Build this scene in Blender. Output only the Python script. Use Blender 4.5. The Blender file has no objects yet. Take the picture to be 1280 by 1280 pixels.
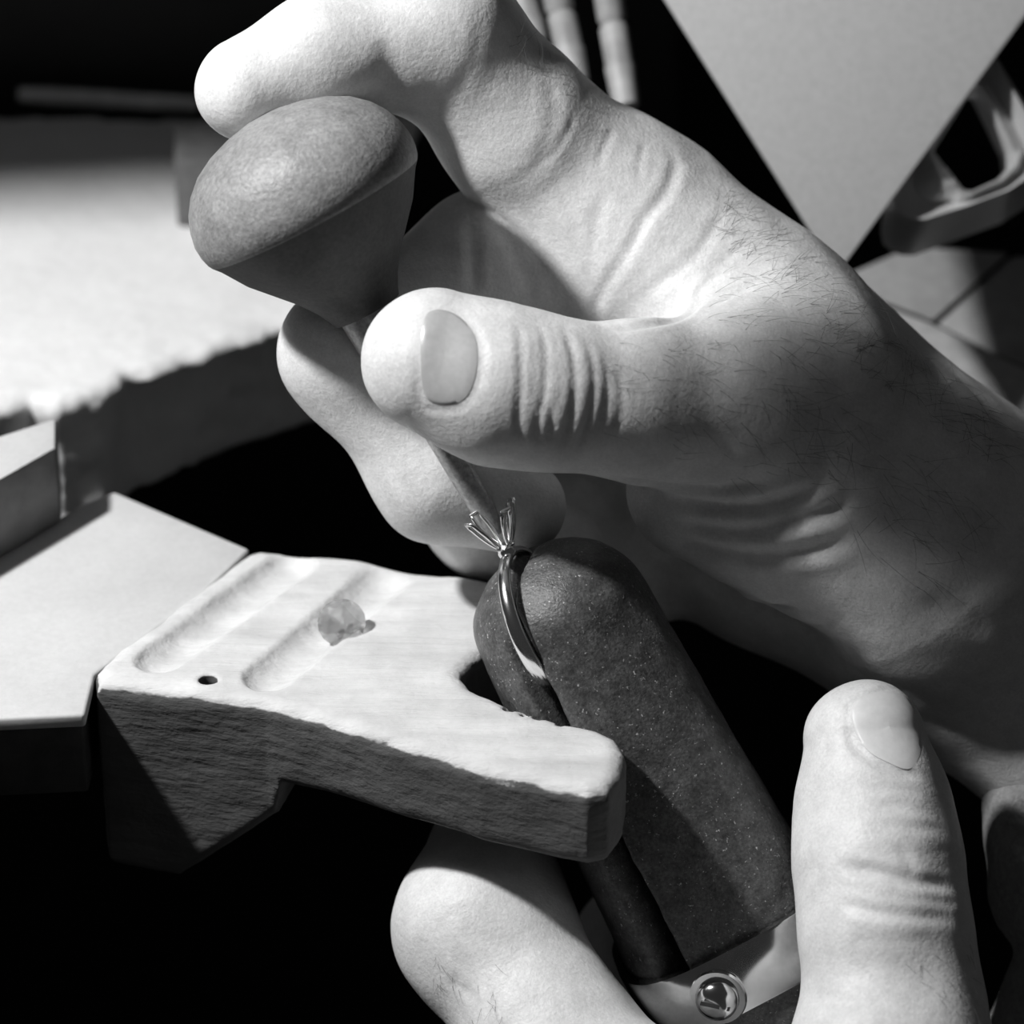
import bpy, bmesh, math, random
import numpy as np
from mathutils import Vector, Matrix
from mathutils.bvhtree import BVHTree

random.seed(7)
rng = np.random.RandomState(7)
scene = bpy.context.scene
COL = scene.collection

# ------------------------------------------------------------------ camera
PITCH = math.radians(30.0)
D0 = 490.0                      # mm from lens to the bench-pin surface at the picture centre
FPX = 4275.0                    # focal length in pixels of a 1280 px wide frame
cs, sn = math.cos(PITCH), math.sin(PITCH)
Rv = np.array((1.0, 0.0, 0.0)); Uv = np.array((0.0, sn, cs)); Fv = np.array((0.0, cs, -sn))
CAMPOS = -D0 * Fv               # mm
cam = bpy.data.cameras.new('camera')
cam.sensor_width = 36.0
cam.lens = 36.0 * FPX / 1280.0
cam.clip_start = 0.01; cam.clip_end = 10.0
camo = bpy.data.objects.new('camera', cam); COL.objects.link(camo)
camo.location = Vector(CAMPOS * 0.001)
camo.rotation_euler = (math.pi / 2 - PITCH, 0, 0)
cam.dof.use_dof = True
cam.dof.focus_distance = 0.446
cam.dof.aperture_fstop = 18.0
scene.camera = camo

# ------------------------------------------------------------------ world, lamp light, exposure
world = bpy.data.worlds.new('workshop_dark'); scene.world = world
world.use_nodes = True
bg = world.node_tree.nodes['Background']
bg.inputs[0].default_value = (1, 1, 1, 1); bg.inputs[1].default_value = 0.03
LDIR = np.array((-0.52, -0.27, 0.81)); LDIR /= np.linalg.norm(LDIR)
LT = np.array((-35.0, 25.0, 0.0))          # mm, what the bench lamp is aimed at
LDIST = 430.0
LPOS = LT + LDIR * LDIST
ld = bpy.data.lights.new('bench_lamp_bulb', 'SPOT')
ld.energy = 10.2; ld.shadow_soft_size = 0.015
ld.spot_size = math.radians(75); ld.spot_blend = 0.4
lo = bpy.data.objects.new('bench_lamp_bulb', ld); COL.objects.link(lo)
lo.location = Vector(LPOS * 0.001)
lo.rotation_euler = Vector(-LDIR).to_track_quat('-Z', 'Y').to_euler()
vs = scene.view_settings
vs.view_transform = 'Standard'; vs.look = 'None'; vs.gamma = 1.0; vs.exposure = 0.0
vs.use_curve_mapping = False

# ------------------------------------------------------------------ coordinates
def C3(px, py, d):
    """pixel + distance along the view axis (mm) -> camera-aligned mm (x right, y up, distance)"""
    return np.array(((px - 640.0) / FPX * d, (640.0 - py) / FPX * d, d))
def c2w(p):
    p = np.asarray(p, dtype=float)
    return CAMPOS + p[..., 0:1] * Rv + p[..., 1:2] * Uv + p[..., 2:3] * Fv
def W(px, py, d):
    return c2w(C3(px, py, d))
def ray(px, py):
    v = (px - 640.0) / FPX * Rv + (640.0 - py) / FPX * Uv + Fv
    return v / np.linalg.norm(v)
def WZ(px, py, z):
    """pixel -> point of the horizontal plane at height z (mm)"""
    v = ray(px, py)
    return CAMPOS + v * ((z - CAMPOS[2]) / v[2])
def WY(px, py, y):
    v = ray(px, py)
    return CAMPOS + v * ((y - CAMPOS[1]) / v[1])

# ------------------------------------------------------------------ materials
def mat(name, base, rough=0.6, metal=0.0, spec=0.5, noise=None, noise2=None, bump=None, sss=0.0, coat=0.0,
        stretch=(1, 1, 1), rot=(0, 0, 0), speck=None, wave=None, bump2=None, side_shade=None):
    m = bpy.data.materials.new(name); m.use_nodes = True
    nt = m.node_tree; N = nt.nodes; L = nt.links
    b = N['Principled BSDF']
    b.inputs['Roughness'].default_value = rough
    b.inputs['Metallic'].default_value = metal
    b.inputs['Specular IOR Level'].default_value = spec
    if sss:
        b.inputs['Subsurface Weight'].default_value = sss
        b.inputs['Subsurface Radius'].default_value = (1, 1, 1)
        b.inputs['Subsurface Scale'].default_value = 0.0022
    if coat: b.inputs['Coat Weight'].default_value = coat
    tc = N.new('ShaderNodeTexCoord'); mp = N.new('ShaderNodeMapping')
    L.new(tc.outputs['Object'], mp.inputs['Vector'])
    mp.inputs['Scale'].default_value = stretch; mp.inputs['Rotation'].default_value = rot
    def noise_node(scale, detail=4, vec=None, r=0.6):
        n = N.new('ShaderNodeTexNoise'); n.inputs['Scale'].default_value = scale
        n.inputs['Detail'].default_value = detail; n.inputs['Roughness'].default_value = r
        L.new((vec or mp.outputs['Vector']), n.inputs['Vector']); return n
    def mult(sock, fac_sock):
        x = N.new('ShaderNodeMixRGB'); x.blend_type = 'MULTIPLY'; x.inputs[0].default_value = 1
        L.new(sock, x.inputs[1]); L.new(fac_sock, x.inputs[2]); return x.outputs[0]
    rgb = N.new('ShaderNodeRGB'); rgb.outputs[0].default_value = (base, base, base, 1)
    out = rgb.outputs[0]
    def ramp(sock, p0, v0, p1, v1):
        r = N.new('ShaderNodeValToRGB'); L.new(sock, r.inputs[0])
        r.color_ramp.elements[0].position = p0; r.color_ramp.elements[0].color = (v0, v0, v0, 1)
        r.color_ramp.elements[1].position = p1; r.color_ramp.elements[1].color = (v1, v1, v1, 1)
        return r.outputs[0]
    for spec_n in (noise, noise2):
        if spec_n:
            sc, lo_, hi_ = spec_n[:3]
            n = noise_node(sc, 5, tc.outputs['Object'] if len(spec_n) > 3 else None)
            out = mult(out, ramp(n.outputs['Fac'], 0.3, lo_, 0.7, hi_))
    if side_shade:
        at = N.new('ShaderNodeAttribute'); at.attribute_name = 'side_shade'
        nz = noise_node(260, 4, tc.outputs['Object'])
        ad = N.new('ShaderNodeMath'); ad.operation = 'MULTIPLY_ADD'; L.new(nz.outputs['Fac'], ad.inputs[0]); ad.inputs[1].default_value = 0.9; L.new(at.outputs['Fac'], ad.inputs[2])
        out = mult(out, ramp(ad.outputs[0], 0.75, 1.0, 1.15, side_shade))
    if wave:
        w = N.new('ShaderNodeTexWave'); L.new(mp.outputs['Vector'], w.inputs['Vector'])
        w.inputs['Scale'].default_value = wave[0]; w.inputs['Distortion'].default_value = wave[1]
        w.inputs['Detail'].default_value = 3; w.inputs['Detail Scale'].default_value = 2
        out = mult(out, ramp(w.outputs['Fac'], 0.1, wave[2], 0.9, 1.0))
    if speck:
        n = noise_node(speck[0], 2, tc.outputs['Object'])
        r = ramp(n.outputs['Fac'], speck[1], 0.0, speck[1] + 0.08, 1.0)
        x = N.new('ShaderNodeMixRGB'); L.new(r, x.inputs[0]); L.new(out, x.inputs[1])
        x.inputs[2].default_value = (speck[2],) * 3 + (1,); out = x.outputs[0]
    L.new(out, b.inputs['Base Color'])
    prev = None
    for bp in (bump, bump2):
        if bp:
            n = noise_node(bp[0], 4, mp.outputs['Vector'] if len(bp) > 3 else tc.outputs['Object'])
            bn = N.new('ShaderNodeBump'); bn.inputs['Strength'].default_value = bp[1]
            bn.inputs['Distance'].default_value = bp[2]
            L.new(n.outputs['Fac'], bn.inputs['Height'])
            if prev: L.new(prev, bn.inputs['Normal'])
            prev = bn.outputs['Normal']
    if prev: L.new(prev, b.inputs['Normal'])
    return m

M = {}
M['skin'] = mat('skin', 0.70, 0.48, spec=0.35, sss=0.38, noise=(350, 0.88, 1.06), noise2=(2600, 0.9, 1.08),
                bump=(1700, 0.32, 0.0004), bump2=(420, 0.12, 0.001))
M['nail'] = mat('nail', 0.42, 0.30, spec=0.5, noise=(900, 0.9, 1.05), bump=(1500, 0.08, 0.0003))
M['nail_pale'] = mat('nail_pale', 0.66, 0.45, spec=0.5, noise=(900, 0.93, 1.05), bump=(1500, 0.06, 0.0003))
M['hair'] = mat('hair', 0.10, 0.5)
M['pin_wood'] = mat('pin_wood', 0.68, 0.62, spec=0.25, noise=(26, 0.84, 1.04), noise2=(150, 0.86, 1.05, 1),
                    stretch=(1, 9, 9), rot=(0, 0, 0.30), side_shade=0.17, bump=(60, 0.5, 0.0008, 1), bump2=(900, 0.3, 0.0004))
M['bench_wood'] = mat('bench_wood', 0.70, 0.75, spec=0.2, noise=(90, 0.93, 1.03), noise2=(600, 0.95, 1.03),
                      bump=(300, 0.25, 0.0012))
M['clamp_wood'] = mat('clamp_wood', 0.085, 0.42, spec=0.55, noise=(500, 0.55, 1.3), noise2=(2300, 0.5, 1.5),
                      speck=(2100, 0.66, 0.55), bump=(2600, 0.35, 0.0004))
M['knob_wood'] = mat('knob_wood', 0.27, 0.42, spec=0.35, noise=(240, 0.75, 1.2), noise2=(1800, 0.72, 1.25),
                     bump=(1600, 0.35, 0.0004), speck=(1500, 0.74, 0.6))
M['knob_shade'] = mat('knob_shade', 0.085, 0.6, spec=0.3, noise=(240, 0.8, 1.15), noise2=(1800, 0.8, 1.2), bump=(1600, 0.2, 0.0003))
M['steel'] = mat('steel', 0.62, 0.32, metal=1.0, noise=(900, 0.85, 1.05), bump=(1200, 0.1, 0.0003))
M['shaft_steel'] = mat('shaft_steel', 0.40, 0.42, metal=0.45, noise=(1500, 0.6, 1.2), bump=(1600, 0.25, 0.0003))
M['plate_steel'] = mat('plate_steel', 0.60, 0.5, metal=0.0, spec=0.6, noise=(60, 0.92, 1.05), noise2=(1200, 0.94, 1.04),
                       bump=(1500, 0.1, 0.0003))
M['block_shade'] = mat('block_shade', 0.16, 0.5, metal=0.3, noise=(200, 0.7, 1.1), bump=(700, 0.2, 0.0004))
M['polished'] = mat('polished_metal', 0.88, 0.17, metal=1.0)
M['band'] = mat('band_metal', 0.75, 0.14, metal=1.0, noise=(300, 0.8, 1.0))
M['dark_metal'] = mat('dark_metal', 0.10, 0.5, metal=0.5, noise=(200, 0.7, 1.2))
M['dark_paint'] = mat('dark_paint', 0.012, 0.7, noise=(60, 0.6, 1.3))
M['dark_wall'] = mat('dark_wall', 0.006, 0.9, noise=(8, 0.7, 1.2))
M['card'] = mat('card', 0.48, 0.8, spec=0.2, noise=(900, 0.92, 1.05))
M['frame_metal'] = mat('frame_metal', 0.62, 0.35, metal=0.4, noise=(200, 0.9, 1.05))
M['panel_grey'] = mat('panel_grey', 0.30, 0.6, noise=(500, 0.85, 1.1))
M['rod_pale'] = mat('rod_pale', 0.42, 0.5, noise=(160, 0.55, 1.1))
M['cloth'] = mat('cloth', 0.30, 0.9, noise=(1200, 0.75, 1.15), bump=(1800, 0.5, 0.0006))
M['hood_paint'] = mat('hood_paint', 0.02, 0.8, noise=(50, 0.8, 1.1))
def diamond_mat():
    m = bpy.data.materials.new('diamond'); m.use_nodes = True
    nt = m.node_tree; nt.nodes.clear()
    o = nt.nodes.new('ShaderNodeOutputMaterial'); g = nt.nodes.new('ShaderNodeBsdfGlass')
    g.inputs['IOR'].default_value = 2.2; g.inputs['Roughness'].default_value = 0.0
    nz = nt.nodes.new('ShaderNodeTexNoise'); nz.inputs['Scale'].default_value = 50
    r = nt.nodes.new('ShaderNodeValToRGB'); nt.links.new(nz.outputs['Fac'], r.inputs[0])
    r.color_ramp.elements[0].color = (.98,) * 3 + (1,); r.color_ramp.elements[1].color = (1, 1, 1, 1)
    nt.links.new(r.outputs[0], g.inputs['Color']); 
    df = nt.nodes.new('ShaderNodeBsdfTransparent')
    mx = nt.nodes.new('ShaderNodeMixShader'); mx.inputs[0].default_value = 0.76
    nt.links.new(df.outputs[0], mx.inputs[1]); nt.links.new(g.outputs[0], mx.inputs[2]); nt.links.new(mx.outputs[0], o.inputs[0])
    return m
M['diamond'] = diamond_mat()

# ------------------------------------------------------------------ object helpers
def tag(o, label=None, cat=None, group=None, kind=None):
    if label: o['label'] = label
    if cat: o['category'] = cat
    if group: o['group'] = group
    if kind: o['kind'] = kind
    return o
def empty(name, loc_mm):
    o = bpy.data.objects.new(name, None); COL.objects.link(o)
    o.empty_display_size = 0.005
    o.location = Vector(np.asarray(loc_mm) * 0.001); return o
def link(name, verts_mm, faces, material, parent=None, smooth=True, origin=None, sharp=None):
    """verts in world mm; the object's origin sits at its own base"""
    v = np.asarray(verts_mm, dtype=float)
    if origin is None:
        origin = np.array((v[:, 0].mean(), v[:, 1].mean(), v[:, 2].min()))
    if parent is not None and parent.type == 'EMPTY':
        pass
    me = bpy.data.meshes.new(name)
    vv = ((v - origin) * 0.001)
    if isinstance(faces, np.ndarray):
        me.vertices.add(len(vv)); me.vertices.foreach_set('co', vv.astype(np.float32).ravel())
        k = faces.shape[1]; n = len(faces)
        me.loops.add(n * k); me.loops.foreach_set('vertex_index', faces.astype(np.int32).ravel())
        me.polygons.add(n); me.polygons.foreach_set('loop_start', np.arange(0, n * k, k, dtype=np.int32))
        me.update(calc_edges=True)
    else:
        me.from_pydata([tuple(x) for x in vv], [], faces)
    if isinstance(faces, np.ndarray):
        q0, q1, q2 = vv[faces[:, 0]], vv[faces[:, 1]], vv[faces[:, 2]]
        if np.einsum('ij,ij->', q0, np.cross(q1, q2)) < 0: me.flip_normals()
    else:
        me.validate()
        bm = bmesh.new(); bm.from_mesh(me); bmesh.ops.recalc_face_normals(bm, faces=bm.faces); bm.to_mesh(me); bm.free()
    if smooth:
        me.polygons.foreach_set('use_smooth', [True] * len(me.polygons))
        if sharp is not None: me.set_sharp_from_angle(angle=math.radians(sharp))
    me.materials.append(material)
    o = bpy.data.objects.new(name, me); COL.objects.link(o)
    o.location = Vector(origin * 0.001)
    if parent is not None:
        bpy.context.view_layer.update()
        pw = Matrix.Translation(world_loc(parent))
        o.parent = parent
        o.location = Vector(origin * 0.001) - world_loc(parent)
    return o
def world_loc(o):
    l = Vector(o.location)
    while o.parent is not None:
        o = o.parent; l += o.location
    return l
def prism_vf(base, top):
    n = len(base)
    v = np.vstack([base, top])
    f = [tuple(range(n))[::-1], tuple(range(n, 2 * n))]
    f += [(i, (i + 1) % n, n + (i + 1) % n, n + i) for i in range(n)]
    return v, f
def bevelled(v, f, w, seg=2):
    bm = bmesh.new()
    vs_ = [bm.verts.new(tuple(x)) for x in v]
    for q in f: bm.faces.new([vs_[i] for i in q])
    bmesh.ops.recalc_face_normals(bm, faces=bm.faces)
    bmesh.ops.bevel(bm, geom=list(bm.edges), offset=w, segments=seg, profile=0.5, affect='EDGES', clamp_overlap=True)
    bm.verts.index_update()
    vv = np.array([tuple(x.co) for x in bm.verts]); ff = [tuple(x.index for x in q.verts) for q in bm.faces]
    bm.free(); return vv, ff
def prism(name, base, top, material, parent=None, bevel=0.0, seg=2, smooth=True):
    v, f = prism_vf(np.array(base), np.array(top))
    if bevel: v, f = bevelled(v, f, bevel, seg)
    return link(name, v, f, material, parent, smooth, sharp=35)
def slab_z(name, pix, z0, z1, material, parent=None, bevel=0.0, seg=2):
    """outline on the horizontal plane z1, extruded down to z0"""
    t = np.array([WZ(x, y, z1) for x, y in pix]); b = t.copy(); b[:, 2] = z0
    return prism(name, b, t, material, parent, bevel, seg)
def basis(axis):
    a = np.asarray(axis, float); a = a / np.linalg.norm(a)
    h = np.array((0, 0, 1.0)) if abs(a[2]) < 0.9 else np.array((1.0, 0, 0))
    u = np.cross(a, h); u /= np.linalg.norm(u); return a, u, np.cross(a, u)
def lathe(name, p0, axis, prof, material, parent=None, n=48, sharp=40):
    """prof = [(distance along axis, radius)], closed at both ends"""
    a, u, w = basis(axis); v = []; f = []
    for s, r in prof:
        for k in range(n):
            t = 2 * math.pi * k / n
            v.append(p0 + a * s + (u * math.cos(t) + w * math.sin(t)) * max(r, 1e-3))
    m = len(prof)
    for i in range(m - 1):
        for k in range(n):
            f.append((i * n + k, i * n + (k + 1) % n, (i + 1) * n + (k + 1) % n, (i + 1) * n + k))
    f.append(tuple(range(n))[::-1]); f.append(tuple((m - 1) * n + k for k in range(n)))
    return link(name, np.array(v), f, material, parent, True, sharp=sharp)

# ------------------------------------------------------------------ noise + signed distance modelling
_H = rng.rand(64, 64, 64).astype(np.float32)
def vnoise(p):
    i = np.floor(p).astype(int); f = p - i; f = f * f * (3 - 2 * f); i &= 63; j = (i + 1) & 63
    def h(a, b, c): return _H[a, b, c]
    x0, y0, z0 = i.T; x1, y1, z1 = j.T; fx, fy, fz = f.T
    c00 = h(x0, y0, z0) * (1 - fx) + h(x1, y0, z0) * fx; c10 = h(x0, y1, z0) * (1 - fx) + h(x1, y1, z0) * fx
    c01 = h(x0, y0, z1) * (1 - fx) + h(x1, y0, z1) * fx; c11 = h(x0, y1, z1) * (1 - fx) + h(x1, y1, z1) * fx
    return (c00 * (1 - fy) + c10 * fy) * (1 - fz) + (c01 * (1 - fy) + c11 * fy) * fz - 0.5
def fbm(p, octs=4):
    s = 0; a = 1.0
    for _ in range(octs): s = s + a * vnoise(p); p = p * 2.03 + 11.7; a *= 0.5
    return s
def smin(a, b, k):
    if k <= 0: return np.minimum(a, b)
    h = np.maximum(k - np.abs(a - b), 0) / k
    return np.minimum(a, b) - h * h * k * 0.25
def smax(a, b, k): return -smin(-a, -b, k)
def cone(p, a, b, ra, rb):
    a = a.astype(p.dtype); b = b.astype(p.dtype)
    ab = b - a; t = np.clip(((p - a) @ ab) / (ab @ ab), 0, 1)
    q = p - a - t[:, None] * ab
    return np.sqrt(np.einsum('ij,ij->i', q, q)) - (ra + t * (rb - ra))
def chain(p, pts, k=2.0):
    d = None
    for (a, b) in zip(pts[:-1], pts[1:]):
        e = cone(p, C3(*a[:3]), C3(*b[:3]), a[3], b[3])
        d = e if d is None else smin(d, e, k)
    return d
def polysdf(p2, poly):
    poly = np.asarray(poly); n = len(poly)
    d = np.full(len(p2), 1e18); s = np.ones(len(p2))
    for i in range(n):
        a = poly[i]; b = poly[i - 1]; e = b - a; w = p2 - a
        q = w - np.outer(np.clip((w @ e) / (e @ e), 0, 1), e)
        d = np.minimum(d, (q * q).sum(1))
        c1 = p2[:, 1] >= a[1]; c2 = p2[:, 1] < b[1]; c3 = e[0] * w[:, 1] > e[1] * w[:, 0]
        s = np.where((c1 & c2 & c3) | (~c1 & ~c2 & ~c3), -s, s)
    return s * np.sqrt(d)
def surface(f, lo_, hi_, h, band=1.15, project=2):
    """polygonise f = 0 on a grid of step h inside the box: coarse pass, fine pass near the surface, surface nets"""
    lo_ = np.asarray(lo_, float); hi_ = np.asarray(hi_, float); K = 4
    nc = np.ceil((hi_ - lo_) / (h * K)).astype(int) + 1
    ax = [lo_[i] + np.arange(nc[i]) * h * K for i in range(3)]
    G = np.stack(np.meshgrid(*ax, indexing='ij'), -1).reshape(-1, 3)
    Dc = f(G).reshape(nc)
    act = np.abs(Dc) < h * K * band
    nf = nc * K
    ii = [np.minimum((np.arange(nf[i]) + K // 2) // K, nc[i] - 1) for i in range(3)]
    D = Dc[np.ix_(*ii)].astype(np.float32)
    idx = np.argwhere(act)
    off = np.stack(np.meshgrid(*[np.arange(K) - K // 2] * 3, indexing='ij'), -1).reshape(-1, 3)
    fi = (idx[:, None, :] * K + off[None]).reshape(-1, 3)
    ok = ((fi >= 0) & (fi < nf)).all(1); fi = fi[ok]
    vals = np.empty(len(fi), np.float32)
    for s in range(0, len(fi), 400000):
        vals[s:s + 400000] = f((lo_ + fi[s:s + 400000] * h).astype(np.float32))
    D[fi[:, 0], fi[:, 1], fi[:, 2]] = vals
    for i_ in range(3):
        for e_ in (0, -1):
            sl = [slice(None)] * 3; sl[i_] = e_
            D[tuple(sl)] = np.maximum(D[tuple(sl)], h * 0.5)
    S = D < 0
    nx, ny, nz = D.shape
    cnt = np.zeros((nx - 1, ny - 1, nz - 1), np.int8)
    for a in (0, 1):
        for b in (0, 1):
            for c in (0, 1):
                cnt += S[a:nx - 1 + a, b:ny - 1 + b, c:nz - 1 + c]
    cells = np.argwhere((cnt > 0) & (cnt < 8))
    vid = np.full(cnt.shape, -1, np.int32); vid[tuple(cells.T)] = np.arange(len(cells))
    acc = np.zeros((len(cells), 3)); num = np.zeros(len(cells))
    cor = [(a, b, c) for a in (0, 1) for b in (0, 1) for c in (0, 1)]
    for A in cor:
        for ax_ in range(3):
            if A[ax_]: continue
            B = list(A); B[ax_] = 1
            ca = cells + A; cb = cells + B
            da = D[tuple(ca.T)]; db = D[tuple(cb.T)]
            m = (da < 0) != (db < 0)
            t = da[m] / (da[m] - db[m])
            q = ca[m] - cells[m] + 0.0; q[:, ax_] += t
            acc[m] += q; num[m] += 1
    V = lo_ + (cells + acc / num[:, None]) * h
    F = []
    for ax_ in range(3):
        o1, o2 = [(1, 2), (2, 0), (0, 1)][ax_]
        sl0 = [slice(None)] * 3; sl1 = [slice(None)] * 3
        sl0[ax_] = slice(0, -1); sl1[ax_] = slice(1, None)
        e = np.argwhere(S[tuple(sl0)] != S[tuple(sl1)])
        e = e[(e[:, o1] > 0) & (e[:, o2] > 0) & (e[:, o1] < D.shape[o1] - 1) & (e[:, o2] < D.shape[o2] - 1)]
        def g(d1, d2):
            q = e.copy(); q[:, o1] -= d1; q[:, o2] -= d2; return vid[tuple(q.T)]
        quad = np.stack([g(1, 1), g(0, 1), g(0, 0), g(1, 0)], 1)
        flip = ~S[tuple(e.T)]
        quad[flip] = quad[flip][:, ::-1]
        F.append(quad[(quad >= 0).all(1)])
    F = np.vstack(F)
    for it in range(project):
        d = f(V.astype(np.float32)).astype(float)
        if it == 0: g = grad(f, V, h * 0.4)
        V = V - g * np.clip(d / np.maximum((g * g).sum(1), 0.2), -h, h)[:, None]
    return V, F
def grad(f, V, e):
    g = np.empty_like(V); V4 = V.astype(np.float32); d0 = f(V4)
    for i in range(3):
        o = np.zeros(3, np.float32); o[i] = e
        g[:, i] = (f(V4 + o) - d0) / e
    return g

# ================================================================== the setting
def box_mm(name, lo_, hi_, material, parent=None, bevel=0.0):
    x0, y0, z0 = lo_; x1, y1, z1 = hi_
    b = [(x0, y0, z0), (x1, y0, z0), (x1, y1, z0), (x0, y1, z0)]
    t = [(x, y, z1) for x, y, _ in b]
    return prism(name, b, t, material, parent, bevel)
tag(box_mm('floor', (-1500, -1500, -780), (1500, 1000, -760), M['dark_wall']), kind='structure')
tag(box_mm('wall_back', (-1500, 800, -760), (1500, 830, 900), M['dark_wall']), kind='structure')

# ------------------------------------------------------------------ worn bench top with a ragged sawn front edge
ZB = 3.0
YBACK = WZ(120, 140, ZB)[1]
def build_bench():
    edge = [(-420, 560), (-60, 512), (0, 503), (38, 492), (70, 500), (128, 486), (142, 476), (158, 462), (196, 458), (232, 444),
            (262, 438), (300, 420), (345, 408), (392, 397), (440, 386), (462, 372), (468, 350)]
    poly = [WZ(x, y, ZB)[:2] for x, y in edge]
    poly = np.array(poly + [np.array((poly[-1][0] + 6, YBACK)), np.array((-330.0, YBACK)), np.array((-330.0, poly[0][1]))])
    step = WZ(142, 480, ZB)[0]
    def f(p):
        n = fbm(p * np.array((0.11, 0.11, 0.16)), 4)
        n2 = fbm(p * np.array((0.30, 0.30, 0.07)) + 40, 3)
        d2 = polysdf(p[:, :2], poly)
        front = np.exp(-np.maximum(-d2 - 1.0, 0) / 9.0)
        # the right part of the front face is hollowed out, the left post stands proud
        right = 1 / (1 + np.exp(-(p[:, 0] - step) / 0.5))
        depth = np.clip((ZB - 2.5 - p[:, 2]) / 2.5, 0, 1)
        d2 = d2 + (n * 1.5 + n2 * 0.8) * 1.0 + right * depth * 6.0 + (1 - right) * depth * 0.6
        dz = np.abs(p[:, 2] - (ZB - 12.5)) - 12.5 + front * (n * 1.3 + 0.4)
        # lower edge of the hollow rises to the right
        low = (ZB - 25.0) + np.clip((p[:, 0] - step) * 0.08, 0, 8) - p[:, 2]
        return smax(smax(d2, dz, 3.2), low, 2.0) * 0.8
    lo_ = np.array((-175.0, poly[:, 1].min() - 5, ZB - 29)); hi_ = np.array((14.0, 176.0, ZB + 4))
    V, F = surface(f, lo_, hi_, 0.9, band=1.7, project=1)
    o = link('workbench', V, F, M['bench_wood'])
    tag(o, 'pale worn wooden workbench top with a ragged gouged front edge', 'workbench')
    return o
build_bench()

# ------------------------------------------------------------------ dark blurred things at the back of the bench
def back_things():
    b = box_mm('tool_box', (-190, YBACK + 14, -24), (30, YBACK + 90, 30), M['dark_paint'], bevel=2)
    tag(b, 'long black box standing blurred along the back of the bench top', 'box')
    p0 = WY(22, 118, YBACK + 6); p1 = WY(250, 131, YBACK + 6)
    v = p1 - p0
    r = lathe('metal_rod', p0, v, [(0, 0.1), (0.3, 1.3), (6, 1.6), (np.linalg.norm(v) - 1, 1.4), (np.linalg.norm(v), 0.4)], mat('rod_bright', 0.8, 0.5, noise=(160, 0.6, 1.1)), n=16)
    tag(r, 'thin pale rod lying blurred before the black box at the back', 'rod')
    a = WZ(222, 283, ZB); c = WZ(300, 290, ZB)
    top = 13.0
    base = [a, c, c + (2, 12, 0), a + (-1, 14, 0)]
    base = [np.array((x[0], x[1], ZB - 0.6)) for x in base]; tp = [x + (0, 0, top) for x in base]
    w = prism('small_block', base, tp, mat('block_dark', 0.11, 0.6, noise=(300, 0.7, 1.2)), bevel=0.8)
    tag(w, 'small dark blurred block standing on the bench behind the round knob', 'block')
back_things()

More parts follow.
